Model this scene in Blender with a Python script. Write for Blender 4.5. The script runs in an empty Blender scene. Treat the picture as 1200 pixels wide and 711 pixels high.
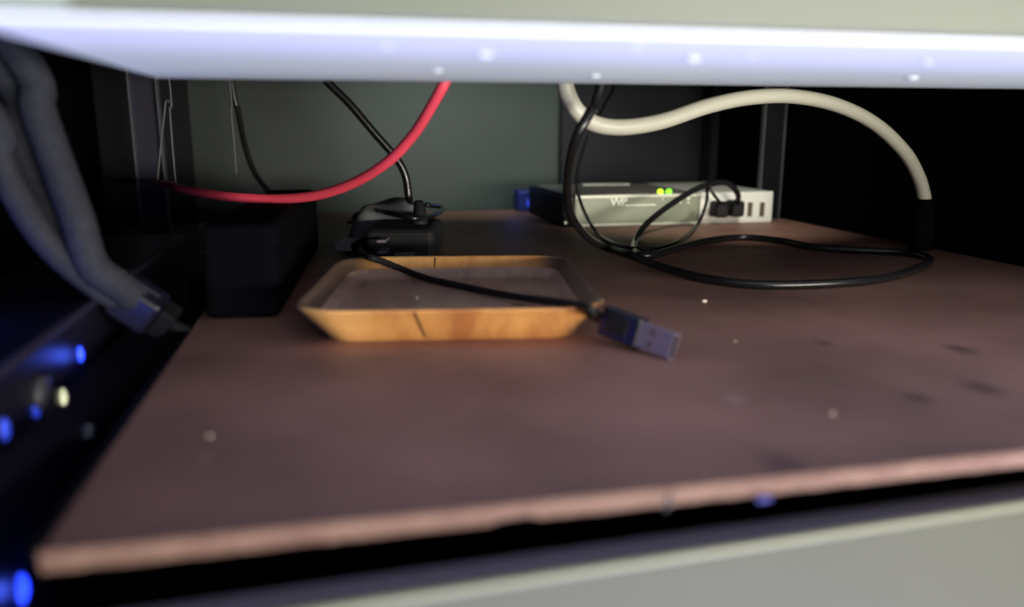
import bpy, bmesh, math, random
from mathutils import Vector, Matrix
random.seed(7)
S = bpy.context.scene
COL = S.collection

# ------------------------------------------------------------ camera
F = 933.6                                   # focal length for a 1200 px wide frame
PITCH, YAW = math.radians(12.4), math.radians(12.7)
CAM = Vector((0, 0, 0.079))                 # 79 mm above the shelf board
FW = Vector((math.sin(YAW)*math.cos(PITCH), math.cos(YAW)*math.cos(PITCH), -math.sin(PITCH)))
RT = Vector((math.cos(YAW), -math.sin(YAW), 0))
UP = RT.cross(FW)
cd = bpy.data.cameras.new('camera'); cam = bpy.data.objects.new('camera', cd); COL.objects.link(cam)
cd.sensor_width = 36; cd.lens = F/1200*36; cd.clip_start = 0.005; cd.clip_end = 50
m = Matrix((RT, UP, -FW)).transposed().to_4x4(); m.translation = CAM
cam.matrix_world = m
cd.dof.use_dof = True; cd.dof.focus_distance = 0.46; cd.dof.aperture_fstop = 5.0
S.camera = cam

# ------------------------------------------------------------ world, lights, exposure
w = bpy.data.worlds.new('world'); S.world = w; w.use_nodes = True
w.node_tree.nodes['Background'].inputs[0].default_value = (0.55, 0.55, 0.75, 1)
w.node_tree.nodes['Background'].inputs[1].default_value = 0.02
S.view_settings.view_transform = 'Standard'; S.view_settings.look = 'None'
S.view_settings.exposure = 0.0; S.view_settings.gamma = 1.0
S.view_settings.use_curve_mapping = False

def area(name, loc, target, sx, sy, power, color):
    l = bpy.data.lights.new(name, 'AREA'); l.shape = 'RECTANGLE'; l.size = sx; l.size_y = sy
    l.energy = power; l.color = color
    o = bpy.data.objects.new(name, l); COL.objects.link(o); o.location = loc
    o.rotation_euler = (Vector(target)-Vector(loc)).to_track_quat('-Z', 'Y').to_euler()
    return o
area('room_lamp', (0.50, -0.52, 0.022), (0.15, 0.25, 0.03), 0.6, 0.10, 13.0, (1.0, 0.93, 0.80))
area('low_front_fill', (0.16, -0.26, -0.22), (0.15, 0.24, 0.09), 0.5, 0.16, 4.8, (0.70, 0.84, 1.0))  # added fill from low in front, evens out the underside
area('low_blue_fill', (0.10, 0.05, -0.14), (0.12, 0.20, 0.097), 0.45, 0.04, 0.85, (0.40, 0.34, 1.0))  # added blue fill for the underside, no light fitting belongs to it
sl = bpy.data.lights.new('rear_fill_spot', 'SPOT'); sl.energy = 3.1; sl.color = (0.88, 1.0, 0.90); sl.spot_size = math.radians(62); sl.spot_blend = 1.0; sl.shadow_soft_size = 0.02  # added spot, makes the pool of light on the rear panel
so = bpy.data.objects.new('rear_fill_spot', sl); COL.objects.link(so); so.location = (0.10, 0.50, 0.21)
so.rotation_euler = (Vector((0.135, 0.79, 0.105))-so.location).to_track_quat('-Z', 'Y').to_euler()

s2 = bpy.data.lights.new('rear_fill_spot', 'SPOT'); s2.energy = 2.0; s2.color = (1.0, 0.98, 0.88); s2.spot_size = math.radians(58); s2.spot_blend = 1.0; s2.shadow_soft_size = 0.012  # second added spot, brightens the front of the silver box
so2 = bpy.data.objects.new('rear_fill_spot', s2); COL.objects.link(so2); so2.location = (0.29, 0.40, 0.20)
so2.rotation_euler = (Vector((0.31, 0.63, 0.02))-so2.location).to_track_quat('-Z', 'Y').to_euler()

# ------------------------------------------------------------ helpers
def ray(x, y): return FW + RT*((x-600)/F) + UP*((355.5-y)/F)
def on(x, y, z=0.0):
    d = ray(x, y); return CAM + d*((z-CAM.z)/d.z)
def dp(x, y, Y):
    d = ray(x, y); return CAM + d*(Y/d.y)

def mat(name, col, rough=0.6, metal=0.0, var=None, vscale=30, bump=0.0, bscale=200, emit=None, spec=0.5):
    m = bpy.data.materials.new(name); m.use_nodes = True
    nt = m.node_tree; b = nt.nodes['Principled BSDF']
    b.inputs['Base Color'].default_value = (*col, 1); b.inputs['Roughness'].default_value = rough
    b.inputs['Metallic'].default_value = metal; b.inputs['Specular IOR Level'].default_value = spec
    tc = nt.nodes.new('ShaderNodeTexCoord')
    if var:
        n = nt.nodes.new('ShaderNodeTexNoise'); n.inputs['Scale'].default_value = vscale
        n.inputs['Detail'].default_value = 5
        nt.links.new(tc.outputs['Object'], n.inputs['Vector'])
        r = nt.nodes.new('ShaderNodeValToRGB')
        r.color_ramp.elements[0].position = 0.32; r.color_ramp.elements[1].position = 0.68
        r.color_ramp.elements[0].color = (*col, 1); r.color_ramp.elements[1].color = (*var, 1)
        nt.links.new(n.outputs['Fac'], r.inputs['Fac']); nt.links.new(r.outputs['Color'], b.inputs['Base Color'])
    if bump:
        n2 = nt.nodes.new('ShaderNodeTexNoise'); n2.inputs['Scale'].default_value = bscale
        nt.links.new(tc.outputs['Object'], n2.inputs['Vector'])
        bp = nt.nodes.new('ShaderNodeBump'); bp.inputs['Strength'].default_value = bump; bp.inputs['Distance'].default_value = 0.001
        nt.links.new(n2.outputs['Fac'], bp.inputs['Height']); nt.links.new(bp.outputs['Normal'], b.inputs['Normal'])
    if emit:
        b.inputs['Emission Color'].default_value = (*emit[0], 1); b.inputs['Emission Strength'].default_value = emit[1]
    return m

def obj(name, bm, material, parent=None, smooth=False):
    me = bpy.data.meshes.new(name); bmesh.ops.recalc_face_normals(bm, faces=bm.faces[:]); bm.to_mesh(me); bm.free()
    if smooth:
        for p in me.polygons: p.use_smooth = True
    me.materials.append(material)
    o = bpy.data.objects.new(name, me); COL.objects.link(o)
    if parent: o.parent = parent
    return o
def tag(o, label, cat, group=None):
    o['label'] = label; o['category'] = cat
    if group: o['group'] = group
    return o
def struct(o, label=None):
    o['kind'] = 'structure'
    if label: o['label'] = label
    return o
def thing(name, label, cat, loc=(0, 0, 0), rotz=0.0, group=None):
    o = bpy.data.objects.new(name, None); o.empty_display_size = 0.01; COL.objects.link(o)
    o.location = loc; o.rotation_euler = (0, 0, rotz)
    return tag(o, label, cat, group)
def box(x0, x1, y0, y1, z0, z1, bev=0.0, seg=2, bm=None, M=None):
    b = bmesh.new()
    r = bmesh.ops.create_cube(b, size=1)
    for v in b.verts:
        v.co = Vector(((x0+x1)/2+v.co.x*(x1-x0), (y0+y1)/2+v.co.y*(y1-y0), (z0+z1)/2+v.co.z*(z1-z0)))
    if bev: bmesh.ops.bevel(b, geom=b.edges[:], offset=bev, segments=seg, affect='EDGES', profile=0.5)
    if M is not None: bmesh.ops.transform(b, matrix=M, verts=b.verts[:])
    if bm is None: return b
    me = bpy.data.meshes.new('t'); b.to_mesh(me); b.free(); bm.from_mesh(me); bpy.data.meshes.remove(me)
    return bm
def cyl(r0, r1, h, seg=20, M=None):
    b = bmesh.new(); bmesh.ops.create_cone(b, cap_ends=True, segments=seg, radius1=r0, radius2=r1, depth=h)
    if M is not None: bmesh.ops.transform(b, matrix=M, verts=b.verts[:])
    return b
def spline(pts, n=10):
    P = [Vector(p) for p in pts]; P = [P[0]*2-P[1]] + P + [P[-1]*2-P[-2]]
    out = []
    for i in range(1, len(P)-2):
        a, b, c, d = P[i-1:i+3]
        for k in range(n):
            t = k/n
            out.append(0.5*((2*b)+(c-a)*t+(2*a-5*b+4*c-d)*t*t+(3*b-a-3*c+d)*t**3))
    out.append(P[-2]); return out
def tube(pts, r, sides=12, n=10, r1=None, wob=None):
    C = spline(pts, n); bm = bmesh.new(); rings = []
    T = [(C[min(i+1, len(C)-1)]-C[max(i-1, 0)]).normalized() for i in range(len(C))]
    nrm = T[0].orthogonal().normalized()
    for i, c in enumerate(C):
        nrm = (nrm - T[i]*nrm.dot(T[i])).normalized(); bn = T[i].cross(nrm)
        rr = r if r1 is None else r+(r1-r)*i/(len(C)-1)
        if wob: rr *= 1+wob*math.sin(i*2.1)
        rings.append([bm.verts.new(c+(nrm*math.cos(2*math.pi*k/sides)+bn*math.sin(2*math.pi*k/sides))*rr) for k in range(sides)])
    for a, b in zip(rings, rings[1:]):
        for k in range(sides): bm.faces.new((a[k], a[(k+1) % sides], b[(k+1) % sides], b[k]))
    bm.faces.new(rings[0]); bm.faces.new(rings[-1][::-1])
    return bm
def frame_to(p, d, roll=0.0):
    """matrix whose +X runs along d at point p"""
    X = Vector(d).normalized(); Yv = Vector((0, 0, 1)).cross(X).normalized(); Zv = X.cross(Yv)
    R = Matrix((X, Yv, Zv)).transposed().to_4x4() @ Matrix.Rotation(roll, 4, 'X')
    return Matrix.Translation(p) @ R

# ------------------------------------------------------------ materials
M_black = mat('black_paint', (0.006, 0.006, 0.008), 0.7, spec=0.15)
M_wallb = mat('rack_black', (0.0025, 0.0025, 0.004), 0.9, spec=0.03)
M_back = mat('back_panel', (0.050, 0.062, 0.055), 0.7, var=(0.062, 0.072, 0.070), vscale=6, spec=0.2)
M_fascia = mat('beige_enamel', (0.122, 0.13, 0.092), 0.5, var=(0.136, 0.145, 0.104), vscale=8)
M_under = mat('galvanised_underside', (0.80, 0.82, 0.86), 0.5, var=(0.85, 0.86, 0.88), vscale=14)
M_rivet = mat('rivet', (0.50, 0.52, 0.56), 0.6)
M_groove = mat('groove', (0.05, 0.05, 0.08), 0.6)
M_label = mat('pale_label', (0.26, 0.30, 0.27), 0.5)
M_khaki = mat('khaki_enamel', (0.042, 0.040, 0.015), 0.65, var=(0.050, 0.048, 0.018), vscale=10)
M_steel = mat('grey_steel', (0.13, 0.13, 0.17), 0.5)
M_knob = mat('knob_grey', (0.035, 0.035, 0.04), 0.5)
M_trim = mat('pale_trim', (0.75, 0.75, 0.62), 0.3)
M_edge = mat('raw_board_edge', (0.14, 0.068, 0.054), 0.8, var=(0.20, 0.112, 0.084), vscale=70, bump=0.5, bscale=900)
M_cream = mat('cream_pvc', (0.52, 0.515, 0.43), 0.4)
M_red = mat('red_pvc', (0.80, 0.07, 0.12), 0.4)
M_cord = mat('black_pvc', (0.010, 0.010, 0.011), 0.25)
M_cordm = mat('matte_black_rubber', (0.012, 0.012, 0.013), 0.65, spec=0.3)
M_braid = mat('grey_braid', (0.013, 0.015, 0.026), 0.8, var=(0.021, 0.023, 0.034), vscale=220, bump=0.6, bscale=900)
M_white = mat('white_plastic', (0.86, 0.86, 0.78), 0.4)
M_sticker = mat('sage_sticker', (0.22, 0.25, 0.16), 0.4, var=(0.24, 0.27, 0.19), vscale=20)
M_print = mat('white_print', (0.85, 0.88, 0.75), 0.5)
M_silver = mat('silver_case', (0.30, 0.29, 0.25), 0.4, metal=0.3)
M_slot = mat('port_slot', (0.10, 0.075, 0.045), 0.6)
M_metal = mat('plug_steel', (0.24, 0.20, 0.27), 0.5, metal=0.4)
M_navy = mat('navy_plastic', (0.007, 0.007, 0.018), 0.35, spec=0.6)
M_grime = mat('smoky_grey', (0.08, 0.083, 0.09), 0.6)
M_crack = mat('dark_joint', (0.05, 0.022, 0.01), 0.8)
M_crumb = mat('pale_crumb', (0.75, 0.66, 0.55), 0.8)
M_bluebit = mat('blue_lint', (0.05, 0.05, 0.24), 0.7)
M_greenled = mat('green_led', (0.2, 1, 0.05), 0.4, emit=((0.20, 1.0, 0.02), 2.2))
M_yellowled = mat('yellow_green_led', (0.6, 1, 0.05), 0.4, emit=((0.55, 1.0, 0.02), 2.2))
M_blueled = mat('blue_led', (0.05, 0.1, 1), 0.4, emit=((0.02, 0.06, 1.0), 1.6))
M_dimled = mat('dim_blue_led', (0.05, 0.1, 0.8), 0.4, emit=((0.02, 0.05, 0.6), 0.5))
M_creamled = mat('cream_led', (0.9, 0.9, 0.6), 0.4, emit=((0.85, 0.85, 0.5), 0.8))
M_wire = mat('thin_grey_wire', (0.10, 0.10, 0.12), 0.4)
M_violet_lit = mat('violet_lit_surface', (0.012, 0.010, 0.030), 0.6)  # violet light put into the colour of left post and strip rib

def wood(name, a, b, c, scale, dark_sides=False):
    m = bpy.data.materials.new(name); m.use_nodes = True; nt = m.node_tree; p = nt.nodes['Principled BSDF']
    tc = nt.nodes.new('ShaderNodeTexCoord'); mp = nt.nodes.new('ShaderNodeMapping')
    mp.inputs['Scale'].default_value = (1, 0.25, 0.5); mp.inputs['Rotation'].default_value = (0.2, 0.3, 0.25)
    nt.links.new(tc.outputs['Object'], mp.inputs['Vector'])
    n = nt.nodes.new('ShaderNodeTexNoise'); n.inputs['Scale'].default_value = scale; n.inputs['Detail'].default_value = 3
    n.inputs['Distortion'].default_value = 0.5
    g = nt.nodes.new('ShaderNodeTexNoise'); g.inputs['Scale'].default_value = scale*14; g.inputs['Detail'].default_value = 2
    nt.links.new(mp.outputs[0], n.inputs['Vector']); nt.links.new(mp.outputs[0], g.inputs['Vector'])
    mx = nt.nodes.new('ShaderNodeMath'); mx.operation = 'MULTIPLY_ADD'; mx.inputs[1].default_value = 0.12
    nt.links.new(g.outputs['Fac'], mx.inputs[0]); nt.links.new(n.outputs['Fac'], mx.inputs[2])
    r = nt.nodes.new('ShaderNodeValToRGB'); e = r.color_ramp.elements
    e[0].position = 0.42; e[0].color = (*a, 1); e[1].position = 0.70; e[1].color = (*c, 1)
    k = e.new(0.56); k.color = (*b, 1)
    nt.links.new(mx.outputs[0], r.inputs['Fac']); nt.links.new(r.outputs['Color'], p.inputs['Base Color'])
    p.inputs['Roughness'].default_value = 0.5
    if dark_sides:                                     # darker brown mixed in along the two side walls
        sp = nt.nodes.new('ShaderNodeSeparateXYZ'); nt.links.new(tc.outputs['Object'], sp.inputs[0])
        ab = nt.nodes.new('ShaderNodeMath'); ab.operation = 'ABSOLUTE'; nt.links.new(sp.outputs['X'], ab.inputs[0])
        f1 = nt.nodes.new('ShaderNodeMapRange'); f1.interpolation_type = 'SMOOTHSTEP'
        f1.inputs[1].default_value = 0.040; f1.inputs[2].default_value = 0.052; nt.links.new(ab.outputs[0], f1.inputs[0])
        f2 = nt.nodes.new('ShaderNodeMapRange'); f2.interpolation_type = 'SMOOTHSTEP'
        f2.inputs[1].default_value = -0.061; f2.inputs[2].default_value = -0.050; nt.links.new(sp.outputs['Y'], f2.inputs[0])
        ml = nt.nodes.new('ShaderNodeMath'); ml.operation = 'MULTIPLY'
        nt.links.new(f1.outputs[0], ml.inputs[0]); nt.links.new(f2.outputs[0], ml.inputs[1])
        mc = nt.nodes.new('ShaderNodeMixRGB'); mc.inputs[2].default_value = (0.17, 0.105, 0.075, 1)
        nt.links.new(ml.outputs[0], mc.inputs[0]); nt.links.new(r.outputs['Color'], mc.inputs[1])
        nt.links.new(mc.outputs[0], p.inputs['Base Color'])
    return m
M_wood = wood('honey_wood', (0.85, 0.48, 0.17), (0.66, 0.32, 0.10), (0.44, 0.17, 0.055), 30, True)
M_woodin = wood('stained_wood', (0.42, 0.27, 0.20), (0.55, 0.38, 0.29), (0.22, 0.105, 0.08), 38)

def board_mat():
    m = mat('brown_hardboard', (0.16, 0.088, 0.078), 0.55, bump=0.12, bscale=700, spec=0.35)
    nt = m.node_tree; p = nt.nodes['Principled BSDF']; tc = nt.nodes.new('ShaderNodeTexCoord')
    n = nt.nodes.new('ShaderNodeTexNoise'); n.inputs['Scale'].default_value = 16; n.inputs['Detail'].default_value = 6
    nt.links.new(tc.outputs['Object'], n.inputs['Vector'])
    r = nt.nodes.new('ShaderNodeValToRGB'); e = r.color_ramp.elements
    e[0].position = 0.3; e[0].color = (0.185, 0.098, 0.070, 1); e[1].position = 0.72; e[1].color = (0.355, 0.185, 0.14, 1)
    nt.links.new(n.outputs['Fac'], r.inputs['Fac'])
    prev = r.outputs['Color']
    for (px, py, rad, c) in ((1125, 409, 0.006, (0.04, 0.025, 0.022)), (1075, 466, 0.005, (0.06, 0.03, 0.028)),
                             (1150, 454, 0.007, (0.05, 0.03, 0.025)), (965, 402, 0.004, (0.06, 0.03, 0.026)),
                             (860, 467, 0.004, (0.36, 0.25, 0.22)), (920, 545, 0.008, (0.10, 0.05, 0.045)), (240, 535, 0.002, (0.36, 0.25, 0.2))):
        q = on(px, py)
        d = nt.nodes.new('ShaderNodeVectorMath'); d.operation = 'SUBTRACT'; d.inputs[1].default_value = q
        nt.links.new(tc.outputs['Object'], d.inputs[0])
        s = nt.nodes.new('ShaderNodeVectorMath'); s.operation = 'MULTIPLY'; s.inputs[1].default_value = (1, 0.7, 1)
        nt.links.new(d.outputs[0], s.inputs[0])
        ln = nt.nodes.new('ShaderNodeVectorMath'); ln.operation = 'LENGTH'; nt.links.new(s.outputs[0], ln.inputs[0])
        mr = nt.nodes.new('ShaderNodeMapRange'); mr.inputs[1].default_value = rad*0.2; mr.inputs[2].default_value = rad
        mr.inputs[3].default_value = 0.75; mr.inputs[4].default_value = 0.0
        nt.links.new(ln.outputs['Value'], mr.inputs[0])
        mx = nt.nodes.new('ShaderNodeMixRGB'); mx.inputs[2].default_value = (*c, 1)
        nt.links.new(mr.outputs[0], mx.inputs[0]); nt.links.new(prev, mx.inputs[1]); prev = mx.outputs[0]
    nt.links.new(prev, p.inputs['Base Color'])
    return m
M_board = board_mat()

# ------------------------------------------------------------ the rack (setting)
XL, XR, Y0, YB, ZT = -0.20, 0.398, 0.1538, 0.79, 0.30
struct(obj('wall_back', box(XL-0.01, XR+0.01, YB, YB+0.008, -0.14, ZT), M_back), 'grey green rear panel of the rack')
struct(obj('wall_left', box(XL-0.01, XL, 0.10, YB, -0.14, ZT), M_wallb), 'black left side panel of the rack')
struct(obj('wall_right', box(XR, XR+0.01, Y0, YB, -0.14, ZT), M_wallb), 'black right side panel of the rack')
struct(obj('floor', box(XL-0.01, XR+0.01, 0.10, YB+0.008, -0.15, -0.14), M_wallb), 'black rack floor')
struct(obj('ceiling', box(XL-0.01, XR+0.01, Y0, YB+0.008, ZT, ZT+0.01), M_wallb), 'black rack top panel')

# dark cover over the right half of the rear panel
cx0 = dp(657, 180, 0.782).x
c = thing('rear_dark_panel', 'black metal cover over the right half of the rack rear', 'panel', (0, 0, -0.004))
obj('dark_plate', box(cx0, XR-0.001, 0.780, 0.789, -0.136, ZT-0.001, 0.0015), mat('cover_black', (0.018, 0.018, 0.022), 0.7, spec=0.2), c).location.z = 0.004
for px in (827, 851):
    x = dp(px, 160, 0.778).x
    obj('stiffener', box(x-0.004, x+0.004, 0.774, 0.780, -0.136, ZT-0.001, 0.001), M_black, c).location.z = 0.004

cl = thing('rear_dark_panel', 'dark sheet standing in for shade over the left third of the rack rear', 'panel', (0, 0, 0))
obj('dark_plate', box(XL+0.001, dp(225, 180, 0.782).x, 0.780, 0.789, -0.136, ZT-0.001, 0.0015), mat('shade_charcoal', (0.016, 0.018, 0.022), 0.8, spec=0.1), cl)  # dark sheet where the rear panel only fades into shade
# rear uprights
def upright(label, xa, xb, Y, web, fl, z0, dpt):
    t = thing('rack_post', label, 'post', ((xa+xb)/2, Y, z0), 0, 'rear rack posts')
    h = (xb-xa)/2; H = ZT-0.0005-z0
    obj('web', box(-h, h, 0, 0.003, 0, H), web, t)
    for s in (-1, 1): obj('flange', box(s*h-0.0006, s*h+0.0006, -dpt, 0.003, 0, H), fl, t)  # paler flanges stand in for light caught on the post edges
upright('black upright with edge light coloured in at the right rear', dp(894, 160, 0.64).x, dp(918, 160, 0.64).x, 0.64, M_black, mat('post_edge_glint', (0.10, 0.10, 0.105), 0.4), 0.0003, 0.002)
upright('upright at the left rear with violet light put into its colour', dp(158, 160, 0.66).x, dp(190, 160, 0.66).x, 0.66, M_violet_lit, M_wire, -0.14, 0.006)

# ------------------------------------------------------------ unit above
ZU = 0.0969; YR = 0.323; UL, UR = -0.0605, 0.394
u = thing('upper_rack_unit', 'pale beige metal rack unit above the shelf, riveted underside', 'rack unit', (0, 0, ZU))
obj('fascia', box(-0.085, UR, Y0-0.002, Y0+0.001, 0.0012, 0.0885, 0.0006), M_fascia, u)
obj('recess_groove', box(UL, UR, Y0+0.001, Y0+0.003, 0.0010, 0.088), M_groove, u)
obj('chassis', box(UL, UR, Y0+0.003, YR, 0.0008, 0.088, 0.001), M_fascia, u)
obj('underside', box(UL, UR, Y0+0.0015, YR, 0.0, 0.0011, 0.0005), M_under, u)
obj('label_plate', box(-0.080, dp(80, 4, Y0-0.002).x, Y0-0.0026, Y0-0.0019, dp(40, 10, Y0-0.002).z-ZU, 0.03), M_label, u)
for (px, py, r) in ((567, 63, .0022), (810, 68, .0022), (512, 82, .0018), (697, 88, .0020), (1068, 90, .0024), (1085, 72, .0014), (744, 55, .0012), (880, 66, .0010), (452, 53, .0012)):
    q = on(px, py, ZU)
    b = bmesh.new(); bmesh.ops.create_uvsphere(b, u_segments=16, v_segments=8, radius=r)
    bmesh.ops.transform(b, matrix=Matrix.Translation((q.x, q.y, 0)) @ Matrix.Diagonal((1, 1, 0.55, 1)), verts=b.verts[:])
    obj('rivet', b, M_rivet, u, True)

# ------------------------------------------------------------ unit below
ang = math.atan2(0.1472-0.1402, 0.1627)
l = thing('lower_rack_unit', 'khaki metal faceplate of the rack unit below the shelf', 'rack unit', (-0.0018, 0.1402, -0.010), ang)
obj('faceplate', box(-0.075, 0.392, 0.0002, 0.0068, -0.120, -0.0012, 0.0010), M_khaki, l)
obj('top_flange', box(-0.075, 0.392, 0.0014, 0.0088, -0.0013, 0.0, 0.0003), M_steel, l)
bm = bmesh.new()                                 # rolled lip on the front top edge, its highlight coloured in
M_lip = mat('highlit_lip', (0.17, 0.17, 0.10), 0.4)
obj('lip', tube([(-0.075, 0.0009, -0.0010), (0.15, 0.0009, -0.0010), (0.392, 0.0009, -0.0010)], 0.0011, 10, 3), M_lip, l, True)
obj('chassis', box(-0.04, 0.388, 0.0068, 0.52, -0.120, -0.032, 0.001), M_wallb, l)  # black and set low so the gap under the shelf reads as shadow

# ------------------------------------------------------------ the shelf board
SX0, SX1, SY1 = -0.0575, 0.393, 0.775
s = thing('shelf_board', 'brown hardboard shelf with a raw pinkish front edge', 'shelf')
obj('board', box(SX0, SX1, Y0+0.0016, SY1, -0.0040, 0.0, 0.0003), M_board, s)
bm = bmesh.new(); N = 150; prof = []
rnd = random.Random(3); chip = 0
for i in range(N+1):
    x = SX0+(SX1-SX0)*i/N
    if 0.030 < x < 0.040: chip = 0.0009
    else: chip = 0
    zb = -0.0042-0.0003*rnd.random()+chip
    yf = Y0+0.00025*rnd.random()
    prof.append([bm.verts.new(v) for v in ((x, Y0+0.0017, 0.0001), (x, yf+0.0006, 0.0002), (x, yf, -0.0006), (x, yf, zb+0.0005), (x, yf+0.0006, zb), (x, Y0+0.0017, zb))])
for a, b in zip(prof, prof[1:]):
    for k in range(6): bm.faces.new((a[k], a[(k+1) % 6], b[(k+1) % 6], b[k]))
bm.faces.new(prof[0]); bm.faces.new(prof[-1][::-1])
obj('raw_edge', bm, M_edge, s)
for nm, x0, x1 in (('rail', XL+0.0005, SX0+0.014), ('rail', SX1-0.014, XR-0.0005)):
    b = box(max(x0, SX0-0.006) if x0 < 0 else x0, x1, Y0+0.012, 0.77, -0.0075, -0.0041, 0.0005)
    obj(nm, b, M_black, s)
for px, py, r in ((825, 354, 0.0011), (862, 400, 0.0004), (246, 512, 0.0005), (975, 486, 0.0006)):
    b = bmesh.new(); bmesh.ops.create_icosphere(b, subdivisions=2, radius=r)
    for v in b.verts: v.co *= 1+0.25*random.uniform(-1, 1)
    bmesh.ops.transform(b, matrix=Matrix.Diagonal((1.4, 1.0, 0.7, 1)), verts=b.verts[:])
    o = obj('crumb', b, M_crumb, None, True); o.location = on(px, py)+Vector((0, 0, r*0.55))
    tag(o, {825: 'white crumb on the shelf, right of the USB plug', 862: 'tiny pale speck on the shelf below the USB plug',
            246: 'tiny pale speck on the shelf near its left edge', 975: 'tiny pale speck on the bare right part of the shelf'}[px], 'crumb', 'crumbs on the shelf')
# lint caught under the front edge
p = on(795, 601, -0.003); p.y = Y0-0.0006
tag(obj('lint_fibre', tube([p+Vector((0.001, 0, 0.0022)), p, p+Vector((-0.0008, 0.0002, -0.0020))], 0.0003, 6, 4), M_wire, None, True), 'pale fibre hanging from the shelf front edge', 'lint')
p = on(897, 585, -0.0045); p.y = Y0-0.0008
b = bmesh.new(); bmesh.ops.create_icosphere(b, subdivisions=2, radius=0.0012)
for v in b.verts: v.co = Vector((v.co.x*1.8, v.co.y*0.5, v.co.z*0.7))*(1+0.3*random.uniform(-1, 1))
o = obj('lint_tuft', b, M_bluebit, None, True); o.location = (p.x, p.y, -0.0045)
tag(o, 'small blue tuft of lint under the shelf front edge', 'lint')

# ------------------------------------------------------------ wooden tray
TR = math.radians(-9.3)
tray = thing('wooden_tray', 'shallow square honey wood tray with sloping sides and dark stained inside', 'tray', (0.0510, 0.3455, 0.0), TR)
def rrect(hx, hy, r, z, n=6):
    out = []
    for (sx, sy, a0) in ((1, -1, -90), (1, 1, 0), (-1, 1, 90), (-1, -1, 180)):
        for k in range(n+1):
            a = math.radians(a0+90*k/n)
            out.append(Vector((sx*(hx-r)+r*math.cos(a), sy*(hy-r)+r*math.sin(a), z)))
    return out
HX, HY, TH = 0.0595, 0.0640, 0.0140
loops = [rrect(HX-0.0105, HY-0.0105, 0.013, 0.0), rrect(HX-0.0060, HY-0.0060, 0.015, TH*0.40), rrect(HX, HY, 0.018, TH-0.0008), rrect(HX-0.0006, HY-0.0006, 0.0178, TH),
         rrect(HX-0.0028, HY-0.0028, 0.016, TH), rrect(HX-0.0034, HY-0.0034, 0.0155, TH-0.0007), rrect(HX-0.0105, HY-0.0105, 0.012, 0.0045), rrect(HX-0.0135, HY-0.0135, 0.010, 0.0037)]
MID = rrect(HX-0.0074, HY-0.0074, 0.0137, 0.0085)
def skin(bm, loops):
    R = [[bm.verts.new(v) for v in L] for L in loops]
    for a, b in zip(R, R[1:]):
        n = len(a)
        for k in range(n): bm.faces.new((a[k], a[(k+1) % n], b[(k+1) % n], b[k]))
    return R
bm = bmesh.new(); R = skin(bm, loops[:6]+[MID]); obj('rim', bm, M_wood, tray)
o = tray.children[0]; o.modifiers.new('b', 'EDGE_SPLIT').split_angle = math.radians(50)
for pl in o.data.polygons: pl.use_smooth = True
bm = bmesh.new(); R = skin(bm, [rrect(HX-0.0072, HY-0.0072, 0.0137, 0.0088)]+loops[6:]); bm.faces.new(R[-1])
rr = skin(bm, [rrect(HX-0.0106, HY-0.0106, 0.012, 0.0004)]); bm.faces.new(rr[0])
lin = obj('lining', bm, M_woodin, tray)
def crack(y_side, x, lean):
    q = []
    zz = [0.0015, TH*0.40, TH-0.0006]; ins = [0.0095, 0.0060, 0.0] if y_side < 0 else [0.0105, 0.0088, 0.0034]
    pts = [Vector((x+lean*(1-z/TH), y_side*(HY-i), z)) for z, i in zip(zz, ins)]
    obj('crack', tube(pts, 0.00045, 6, 4), M_crack, tray)
crack(-1, -0.0135, 0.004); crack(1, -0.010, -0.001)
b = bmesh.new(); bmesh.ops.create_icosphere(b, subdivisions=2, radius=0.0011)
for v in b.verts: v.co *= 1+0.3*random.uniform(-1, 1)
o = obj('crumb', b, M_crumb, None, True); o.location = on(488, 351, 0.0035)+Vector((0, 0, 0.0007))
tag(o, 'pale crumb lying inside the wooden tray', 'crumb')

# ------------------------------------------------------------ USB cable with plug
pa = on(708, 391, 0.003)+Vector((0, 0, 0.0056)); pd = (on(789, 421, 0.0)+Vector((0, 0, 0.0046))-pa)
PL = pd.length; pd.normalize()
usb = thing('usb_cable', 'black cable across the tray ending in a metal tipped USB plug', 'cable')
PM = frame_to(pa, pd, math.radians(-14))
B = PL*0.56
body = obj('plug_body', box(0.0, B, -0.0030, 0.0030, -0.0058, 0.0058, 0.0011, 2, M=PM), M_navy, usb)
obj('grip', box(B*0.2, B*0.75, -0.0032, 0.0032, -0.0036, 0.0036, 0.0004, 1, M=PM), M_cordm, body)
obj('strain_relief', tube([PM @ Vector((-0.0075, 0, 0)), PM @ Vector((-0.003, 0, 0)), PM @ Vector((0.002, 0, 0))], 0.0019, 12, 4, 0.0028), M_navy, usb, True)
bm = bmesh.new()                                  # hollow steel shell
def shell_loop(x, hy, hz): return [PM @ Vector((x, sy*hy, sz*hz)) for sy, sz in ((-1, -1), (1, -1), (1, 1), (-1, 1))]
skin(bm, [shell_loop(B-0.0003, 0.0019, 0.0046), shell_loop(PL, 0.0019, 0.0046), shell_loop(PL, 0.0015, 0.0042), shell_loop(B+0.002, 0.0015, 0.0042)])
sh = obj('plug_shell', bm, M_metal, usb)
for sy in (-1, 1):
    for sz in (-1, 1):
        obj('latch_hole', box(B+0.0045, B+0.0064, sy*0.00191-0.00006, sy*0.00191+0.00006, sz*0.0022-0.0010, sz*0.0022+0.0010, M=PM), M_slot, sh)
obj('contact_tongue', box(B+0.001, PL-0.0008, -0.0013, 0.0001, -0.0038, 0.0038, M=PM), M_cordm, sh)
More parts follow.
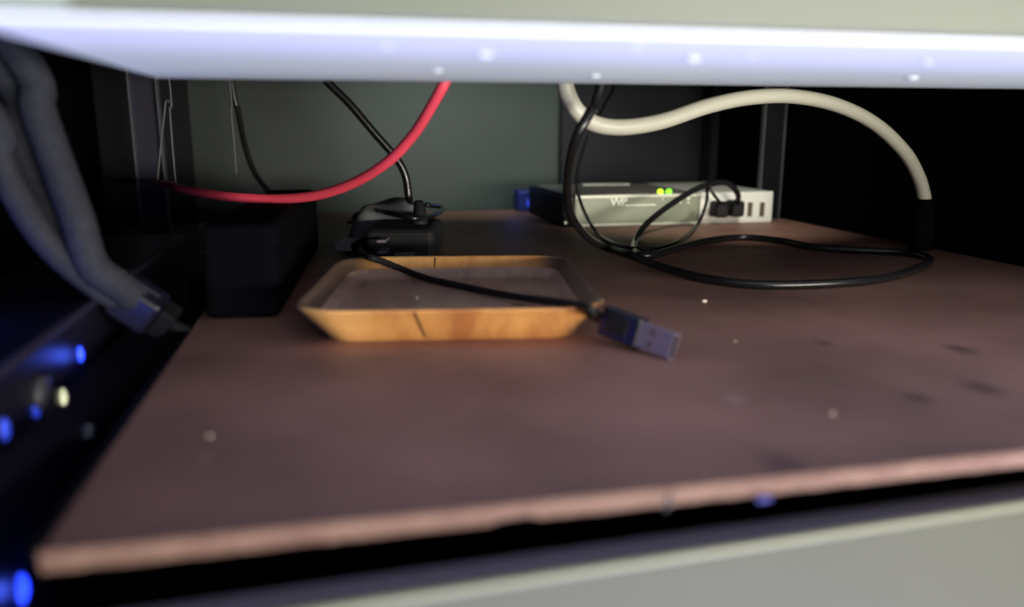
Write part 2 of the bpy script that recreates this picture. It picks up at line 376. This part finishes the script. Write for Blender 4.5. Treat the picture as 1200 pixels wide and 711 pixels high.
cpts = [PM @ Vector((-0.006, 0, 0)), on(692, 362, 0.0162), on(668, 356, 0.0130), on(600, 347, 0.0068), on(545, 336, 0.0058), on(500, 326, 0.0058), on(468, 314, 0.009), on(448, 306, 0.0140), on(432, 301, 0.0165), on(423, 296, 0.0135), on(424, 290, 0.0045), on(432, 283, 0.003)]
obj('cord', tube(cpts, 0.00165, 12, 10), M_cordm, usb, True)

# ------------------------------------------------------------ silver box at the back with ports
DX0, DX1, DY0, DY1, DH = 0.192, 0.3685, 0.6210, 0.745, 0.0262
d = thing('power_box', 'flat silver power box with sage label and white USB port end', 'power supply', (DX0, DY0, 0.0), math.radians(-0.6))
W = DX1-DX0; xs = dp(818.5, 245, DY0).x-DX0
obj('case', box(0, xs, 0.0006, DY1-DY0, 0, DH, 0.0012), M_silver, d)
obj('port_end', box(xs+0.0004, W, -0.0006, DY1-DY0, 0, DH+0.0002, 0.0012), M_white, d)
obj('label_panel', box(0.0015, xs-0.001, -0.0001, 0.0008, 0.0024, DH-0.0026), M_sticker, d)
obj('trim_strip', box(0.0006, xs-0.0004, -0.0010, 0.0008, DH-0.0028, DH-0.0006, 0.0003), M_trim, d)
obj('trim_strip', box(0.0006, xs-0.0004, -0.0010, 0.0008, 0.0004, 0.0024, 0.0003), M_trim, d)
obj('end_cap', box(-0.010, -0.0002, 0.001, DY1-DY0-0.004, 0, DH-0.001, 0.002), M_black, d)
for z, x in ((0.0225, -0.0035), (0.004, -0.0072)):
    obj('screw', cyl(0.0014, 0.0011, 0.0012, 12, Matrix.Translation((x, 0.0006, z)) @ Matrix.Rotation(math.pi/2, 4, 'X')), M_white, d)
def at_top(px, py):
    q = on(px, py, DH); return q.x-DX0, q.y-DY0
x0, ya = at_top(681, 217); x1, _ = at_top(740, 217)
obj('top_glint', box(x0, x1, ya-0.004, ya+0.004, DH-0.0002, DH+0.0012, 0.0004), M_white, d)  # light reflection on the box top, built as a white strip
def text(s, name, size, x, z, material, parent, squash=1.0):
    cu = bpy.data.curves.new('t', 'FONT'); cu.body = s; cu.size = size; cu.extrude = 0.0001; cu.offset = 0.00028; cu.space_character = 0.8
    t = bpy.data.objects.new('t', cu); COL.objects.link(t)
    me = bpy.data.meshes.new_from_object(t.evaluated_get(bpy.context.evaluated_depsgraph_get()))
    bpy.data.objects.remove(t); me.materials.clear(); me.materials.append(material); me.name = name
    me.transform(Matrix.Translation((x, -0.0002, z)) @ Matrix.Rotation(math.pi/2, 4, 'X') @ Matrix.Diagonal((squash, 1, 1, 1)))
    for p in me.polygons: p.material_index = 0
    o = bpy.data.objects.new(name, me); COL.objects.link(o); o.parent = parent; return o
def dxz(px, py):
    q = dp(px, py, DY0); return q.x-DX0, q.z
lx, lz = dxz(715, 241)
text('WP', 'logo', 0.0098, lx, lz, M_print, d, 1.0)
x0, z0 = dxz(732, 240.5); x1, _ = dxz(768, 240)
obj('printed_line', box(x0, x1, -0.0003, 0, z0-0.0005, z0+0.0005), M_print, d)
for px, py, wd, hg in ((776, 233, .0016, .0010), (788, 237, .0022, .0012), (797, 236, .0014, .0034), (806, 232, .0030, .0022), (806, 237, .0020, .0014)):
    x, z = dxz(px, py); obj('printed_symbol', box(x-wd/2, x+wd/2, -0.0003, 0, z-hg/2, z+hg/2), M_print, d)
# two indicator lights on the top front edge
for px, m_, c_ in ((775, M_yellowled, (0.7, 1, 0.1)), (785, M_greenled, (0.3, 1, 0.1))):
    x, z = dxz(px, 223)
    b = bmesh.new(); bmesh.ops.create_uvsphere(b, u_segments=16, v_segments=8, radius=0.0024)
    led = obj('indicator_light', b, m_, d, True); led.location = (x, 0.003, DH+0.0012)
# USB sockets standing upright in the white end
def socket(px):
    x, z = dxz(px, 245)
    f = obj('usb_socket', box(x-0.0042, x+0.0042, -0.0009, 0.002, z-0.0072, z+0.0072, 0.0008), M_white, d)
    obj('slot', box(x-0.0022, x+0.0022, -0.0012, -0.0007, z-0.0060, z+0.0060), M_slot, f)
    return x, z
for px in (839, 857, 877, 891): socket(px)

# ------------------------------------------------------------ plugs and leads of the power box
FY = DY0-0.0015
def lead(name, label, px, py, wz, path, r, material=M_cordm):
    t = thing(name, label, 'cable')
    q = dp(px, py, FY)
    obj('plug_body', box(q.x-0.0058, q.x+0.0058, FY-0.015, FY, q.z-wz, q.z+wz, 0.0025, 3), M_cordm, t)
    obj('cord', tube([Vector((q.x, FY-0.012, q.z+wz*0.6))]+path, r, 12, 10), material, t, True)
    return t
# thick lead: up over the front, arching left and down to the shelf, then a wide loop to the right
L1 = [dp(864, 226, 0.592), dp(850, 214, 0.588), dp(822, 219, 0.580), dp(790, 237, 0.570), dp(758, 262, 0.555), dp(744, 284, 0.53), on(746, 297, 0.0024), on(765, 299, 0.0024), on(790, 292, 0.0024),
      on(830, 282, 0.0024), on(870, 278, 0.0024), on(915, 282, 0.0024), on(950, 289, 0.0024), on(1000, 293, 0.0024), on(1060, 296, 0.0024), on(1090, 304, 0.0026), on(1065, 318, 0.0024), on(1020, 328, 0.0024),
      on(950, 333, 0.0024), on(880, 333, 0.0024), on(820, 325, 0.0026), on(770, 311, 0.0045), on(738, 299, 0.0076), dp(712, 291, 0.46), dp(690, 279, 0.44), dp(671, 256, 0.405), dp(665, 230, 0.38), dp(667, 195, 0.36), dp(676, 160, 0.345), dp(692, 130, 0.345), dp(705, 95, 0.352), Vector((0.150, 0.352, 0.20)), Vector((0.160, 0.36, 0.299))]
lead('usb_lead', 'thick black lead from right plug, looping wide, then hanging before white cable', 856, 243, 0.0068, L1, 0.0023, M_cord)
L2 = [dp(838, 230, 0.593), dp(829, 219, 0.592), dp(828, 236, 0.582), dp(818, 262, 0.57), on(793, 284, 0.0035), on(760, 292, 0.0030), on(725, 287, 0.0030), dp(700, 273, 0.575), dp(684, 246, 0.59), dp(676, 215, 0.60), dp(682, 180, 0.605), dp(694, 150, 0.61), dp(710, 120, 0.62), dp(722, 90, 0.63), Vector((0.245, 0.64, 0.20)), Vector((0.25, 0.65, 0.299))]
lead('usb_lead', 'thin black lead from left plug curling up past the box end', 838, 244, 0.0066, L2, 0.0013, M_cord)
# ------------------------------------------------------------ white cable
wp = [Vector((0.108, 0.375, 0.299)), dp(662, 40, 0.373), dp(662, 92, 0.372), dp(666, 112, 0.372), dp(677, 131, 0.372), dp(697, 145, 0.374), dp(730, 149, 0.377), dp(775, 142, 0.382), dp(830, 124, 0.39), dp(880, 114, 0.40), dp(930, 113, 0.41), dp(980, 123, 0.42), dp(1025, 145, 0.43), dp(1060, 178, 0.44), dp(1077, 208, 0.447), dp(1084, 233, 0.450)]
wt = thing('white_cable', 'thick cream white cable arching over the silver box', 'cable')
obj('cord', tube(wp, 0.0040, 16, 10), M_cream, wt, True)
e = dp(1084, 233, 0.450)
obj('connector', tube([e+Vector((0, 0, 0.0005)), e+Vector((0.001, 0.001, -0.012)), Vector((e.x+0.003, e.y+0.003, 0.0005))], 0.0062, 14, 6, 0.0075), M_wallb, wt, True)

# ------------------------------------------------------------ red cable
rp = [Vector((0.082, 0.375, 0.299)), dp(562, 10, 0.375), dp(540, 60, 0.375), dp(521, 97, 0.375), dp(507, 122, 0.38), dp(485, 157, 0.39), dp(455, 189, 0.40), dp(415, 214, 0.415), dp(370, 229, 0.43), dp(320, 233, 0.445), dp(265, 230, 0.46), dp(222, 223, 0.50), dp(195, 216, 0.57), dp(180, 214, 0.66), dp(172, 214, 0.73), dp(168, 214, 0.779)]
tag(obj('red_cable', tube(rp, 0.0026, 14, 10), M_red, None, True), 'bright red cable sagging across the left of the shelf space', 'cable')

# black cable hanging at the back left
bp_ = [Vector((-0.030, 0.55, 0.299)), dp(345, 20, 0.55), dp(360, 66, 0.55), dp(383, 95, 0.55), dp(410, 122, 0.55), dp(438, 155, 0.55), dp(464, 185, 0.55), dp(475, 206, 0.55), dp(479, 232, 0.55), dp(482, 246, 0.545), on(492, 262, 0.012)]
tag(obj('hanging_cable', tube(bp_, 0.0027, 12, 10), M_cord, None, True), 'black cable crossing behind the red one down to the adapters', 'cable')

# ------------------------------------------------------------ heap of adapters behind the tray
q0, q1 = on(432, 288), on(512, 291)
ad = thing('power_adapter', 'black power adapter lying behind the tray under the hanging cable', 'adapter', (q1.x-0.022, 0.505, 0), math.radians(-12))
obj('body', box(-0.022, 0.020, -0.030, 0.035, 0, 0.020, 0.004, 3), M_cordm, ad)
obj('rating_label', box(-0.004, 0.008, -0.0303, -0.0298, 0.004, 0.0065), M_grime, ad)
obj('cord_boot', tube([(0.008, 0.0, 0.018), (0.008, 0.004, 0.026), (0.007, 0.008, 0.033)], 0.0055, 12, 4, 0.0032), M_cordm, ad, True)
obj('prong', box(-0.012, -0.007, -0.046, -0.030, 0.008, 0.0095), M_metal, ad); obj('prong', box(-0.012, -0.007, -0.046, -0.030, 0.0145, 0.016), M_metal, ad)
gp = on(455, 240, 0.030)
pou = thing('grey_pouch', 'limp grey sleeve lying on top of the black adapters', 'pouch', (0.040, 0.560, 0.0), math.radians(-8))
bm = bmesh.new(); bmesh.ops.create_grid(bm, x_segments=16, y_segments=12, size=0.5)
for v in bm.verts:
    x, y = v.co.x, v.co.y
    v.co = Vector((x*0.060, y*0.07, 0.001+0.031*(1-(2*x)**4)*(1-(2*y)**4)*(0.94+0.06*math.sin(x*11+y*5))))
bmesh.ops.solidify(bm, geom=bm.faces[:], thickness=0.001)
obj('fabric', bm, mat('grey_cloth', (0.20, 0.205, 0.22), 0.8), pou, True)
# second USB plug pointing left with its pale steel tip
p0 = on(432, 288, 0.0055); PM2 = frame_to(p0, on(388, 285, 0.005)-p0, math.radians(75))
p2 = thing('usb_plug', 'small USB plug with pale steel tip left behind the tray', 'plug')
obj('plug_body', box(-0.012, 0.009, -0.0038, 0.0038, -0.0072, 0.0072, 0.0014, 2, M=PM2), M_cordm, p2)
obj('plug_shell', box(0.009, 0.0235, -0.0022, 0.0022, -0.0058, 0.0058, 0.0003, 1, M=PM2), mat('pale_tip', (0.8, 0.8, 0.8), 0.5), p2)
e2 = PM2 @ Vector((-0.011, 0, 0))
obj('cord', tube([e2, on(446, 281, 0.008), on(462, 272, 0.016), on(480, 266, 0.018), on(502, 258, 0.014), on(516, 262, 0.006), on(508, 278, 0.003), on(480, 287, 0.003), on(455, 290, 0.003)], 0.0019, 12, 10), M_cord, p2, True)
p3 = thing('audio_jack_lead', 'short black lead with silver tip coiled before the black adapter', 'cable')
obj('cord', tube([on(430, 262, 0.012), on(415, 255, 0.016), on(432, 246, 0.024), on(460, 250, 0.026), on(490, 256, 0.024), on(512, 250, 0.022), on(518, 243, 0.020), on(500, 240, 0.026)], 0.0019, 12, 10), M_cord, p3, True)
j = on(430, 262, 0.012)
obj('jack_tip', tube([j, j+Vector((-0.006, -0.002, 0.001)), j+Vector((-0.014, -0.005, 0.002))], 0.0016, 10, 4, 0.0011), M_metal, p3, True)

# black box filling the dark area left of the tray
bx = thing('black_box', 'matte black box on the shelf left of the tray', 'case', (-0.0375, 0.345, 0.0), math.radians(-4))
obj('body', box(-0.017, 0.014, 0.0, 0.20, 0.0, 0.040, 0.004, 3), M_wallb, bx)
obj('lid_seam', box(-0.0172, 0.0142, -0.0003, 0.2003, 0.029, 0.030), M_wallb, bx)

# small blue block with a light, added for the blue glow at the rear
q = on(620, 246)
nb = thing('blue_block', 'dark blue block added for a blue glow beside the silver box', 'block', (q.x, 0.752, 0))
obj('body', box(-0.014, 0.018, 0, 0.025, 0, 0.020, 0.002), mat('blue_glow_block', (0.02, 0.03, 0.20), 0.5), nb)
obj('light_window', box(-0.006, 0.004, -0.0006, 0.001, 0.005, 0.012, 0.0003), M_dimled, nb)
pl = bpy.data.lights.new('block_light', 'POINT'); pl.energy = 0.004; pl.color = (0.1, 0.2, 1); pl.shadow_soft_size = 0.004
po = bpy.data.objects.new('block_light', pl); COL.objects.link(po); po.location = (q.x-0.02, 0.745, 0.03)

# ------------------------------------------------------------ left side: braided cables, connector, power strip
def braid(label, pts, r):
    tag(obj('braided_cable', tube(pts, r, 14, 12, wob=0.02), M_braid, None, True), label, 'cable', 'braided cables on the left')
braid('grey braided cable, right one of the left bundle', [Vector((-0.16, 0.34, 0.299)), Vector((-0.145, 0.34, 0.16)), dp(28, 70, 0.335), dp(45, 130, 0.33), dp(68, 195, 0.325), dp(90, 255, 0.32), dp(108, 310, 0.32), dp(140, 335, 0.325), dp(158, 350, 0.330)], 0.0060)
braid('grey braided cable, middle one of the left bundle', [Vector((-0.175, 0.345, 0.299)), Vector((-0.16, 0.345, 0.16)), dp(8, 90, 0.345), dp(22, 150, 0.34), dp(42, 205, 0.335), dp(68, 255, 0.33), dp(96, 305, 0.33), dp(130, 338, 0.335), dp(158, 354, 0.338)], 0.0058)
braid('blue lit braided cable, left one of the left bundle', [Vector((-0.19, 0.33, 0.299)), Vector((-0.175, 0.33, 0.16)), dp(-22, 120, 0.325), dp(-2, 185, 0.322), dp(22, 235, 0.320), dp(52, 280, 0.32), dp(84, 312, 0.322), dp(125, 343, 0.328), dp(155, 358, 0.334)], 0.0050)
c0 = dp(150, 348, 0.333); c1 = dp(196, 378, 0.333)
cn = thing('cable_connector', 'dark plastic connector block at the end of the braided cables', 'connector')
CM = frame_to(c0, c1-c0, math.radians(10))
obj('housing', box(-0.004, 0.013, -0.008, 0.008, -0.0075, 0.0075, 0.0018, 2, M=CM), M_navy, cn)
obj('collar', box(0.013, 0.0195, -0.0065, 0.0065, -0.006, 0.006, 0.001, 2, M=CM), M_black, cn)
obj('latch', box(-0.001, 0.010, -0.003, 0.003, 0.0074, 0.0092, 0.0005, 1, M=CM), M_navy, cn)
obj('tip', tube([CM @ Vector((0.019, 0, 0)), CM @ Vector((0.0235, 0, 0.001)), CM @ Vector((0.027, 0, 0.0015))], 0.0028, 12, 4, 0.0024), M_black, cn, True)

ps = thing('power_strip', 'long black power strip with blue lights beside the shelf', 'power strip', (-0.0905, 0.17, -0.14))
obj('body', box(-0.055, 0.0, 0.0, 0.36, 0.0, 0.155, 0.003, 3), mat('strip_plastic', (0.008, 0.007, 0.015), 0.35), ps)
obj('top_rib', tube([(-0.001, 0.004, 0.1535), (-0.001, 0.18, 0.1535), (-0.001, 0.356, 0.1535)], 0.0016, 10, 3), M_violet_lit, ps, True)
def onstrip(px, py):
    dd = ray(px, py); return CAM + dd*((-0.0905-CAM.x)/dd.x)
for (px, py, r, m_, en) in ((93, 415, .0019, M_blueled, .0025), (73, 465, .0018, M_creamled, 0), (41, 479, .0018, M_dimled, 0), (4, 503, .0020, M_dimled, 0), (24, 690, .0030, M_blueled, .004)):
    q = onstrip(px, py)
    b = bmesh.new(); bmesh.ops.create_uvsphere(b, u_segments=16, v_segments=8, radius=r)
    bmesh.ops.transform(b, matrix=Matrix.Diagonal((0.6, 1.1, 1.6, 1)), verts=b.verts[:])
    o = obj('indicator_light', b, m_, ps, True); o.location = (0.0003, q.y-0.17, q.z+0.14)
    if en:
        lt = bpy.data.lights.new('led_light', 'POINT'); lt.energy = en; lt.color = (0.06, 0.12, 1); lt.shadow_soft_size = 0.003
        lo = bpy.data.objects.new('led_light', lt); COL.objects.link(lo); lo.location = (q.x+0.007, q.y, q.z)
for k, (px, py) in enumerate(((45, 462), (100, 505))):
    q = onstrip(px, py)
    obj('knob', cyl(0.0062-0.003*k, 0.0056-0.003*k, 0.003, 24, Matrix.Translation((0.0012, q.y-0.17, q.z+0.14)) @ Matrix.Rotation(math.pi/2, 4, 'Y')), M_grime if k else M_knob, ps, True)

b = bmesh.new(); bmesh.ops.create_uvsphere(b, u_segments=16, v_segments=8, radius=0.002)
o = obj('indicator_light', b, M_blueled, ps, True); o.location = (-0.040, 0.105, 0.1555)  # unseen light added to turn the left braided cable blue
lt = bpy.data.lights.new('led_light', 'POINT'); lt.energy = 0.06; lt.color = (0.06, 0.12, 1); lt.shadow_soft_size = 0.003
lo = bpy.data.objects.new('led_light', lt); COL.objects.link(lo); lo.location = (-0.1305, 0.275, 0.022)

# thin wires hanging at the left rear
def wire(label, pts, r=0.0006):
    tag(obj('thin_wire', tube(pts, r, 8, 8), M_wire, None, True), label, 'wire', 'thin wires at the left rear')
wire('thin grey wire slanting left, ending above the red cable', [Vector((-0.118, 0.60, 0.299)), dp(197, 85, 0.60), dp(194, 120, 0.60), dp(189, 165, 0.60), dp(184, 216, 0.60)])
wire('thin grey wire dropping straight beside the slanting one', [Vector((-0.121, 0.605, 0.299)), dp(196, 85, 0.605), dp(199, 130, 0.605), dp(202, 170, 0.605), dp(206, 216, 0.605)])
wire('thin grey wire between the left rear post and hanging cable', [Vector((-0.076, 0.62, 0.299)), dp(268, 85, 0.62), dp(271, 130, 0.62), dp(274, 165, 0.62), dp(277, 205, 0.62)])
wl = [Vector((-0.082, 0.66, 0.299)), dp(270, 85, 0.66), dp(279, 130, 0.66), dp(287, 170, 0.655), dp(300, 205, 0.65), dp(325, 235, 0.64), on(350, 262, 0.004)]
tag(obj('slack_cable', tube(wl, 0.0022, 10, 8), M_cord, None, True), 'slack black cable drooping behind the red cable at left', 'cable')
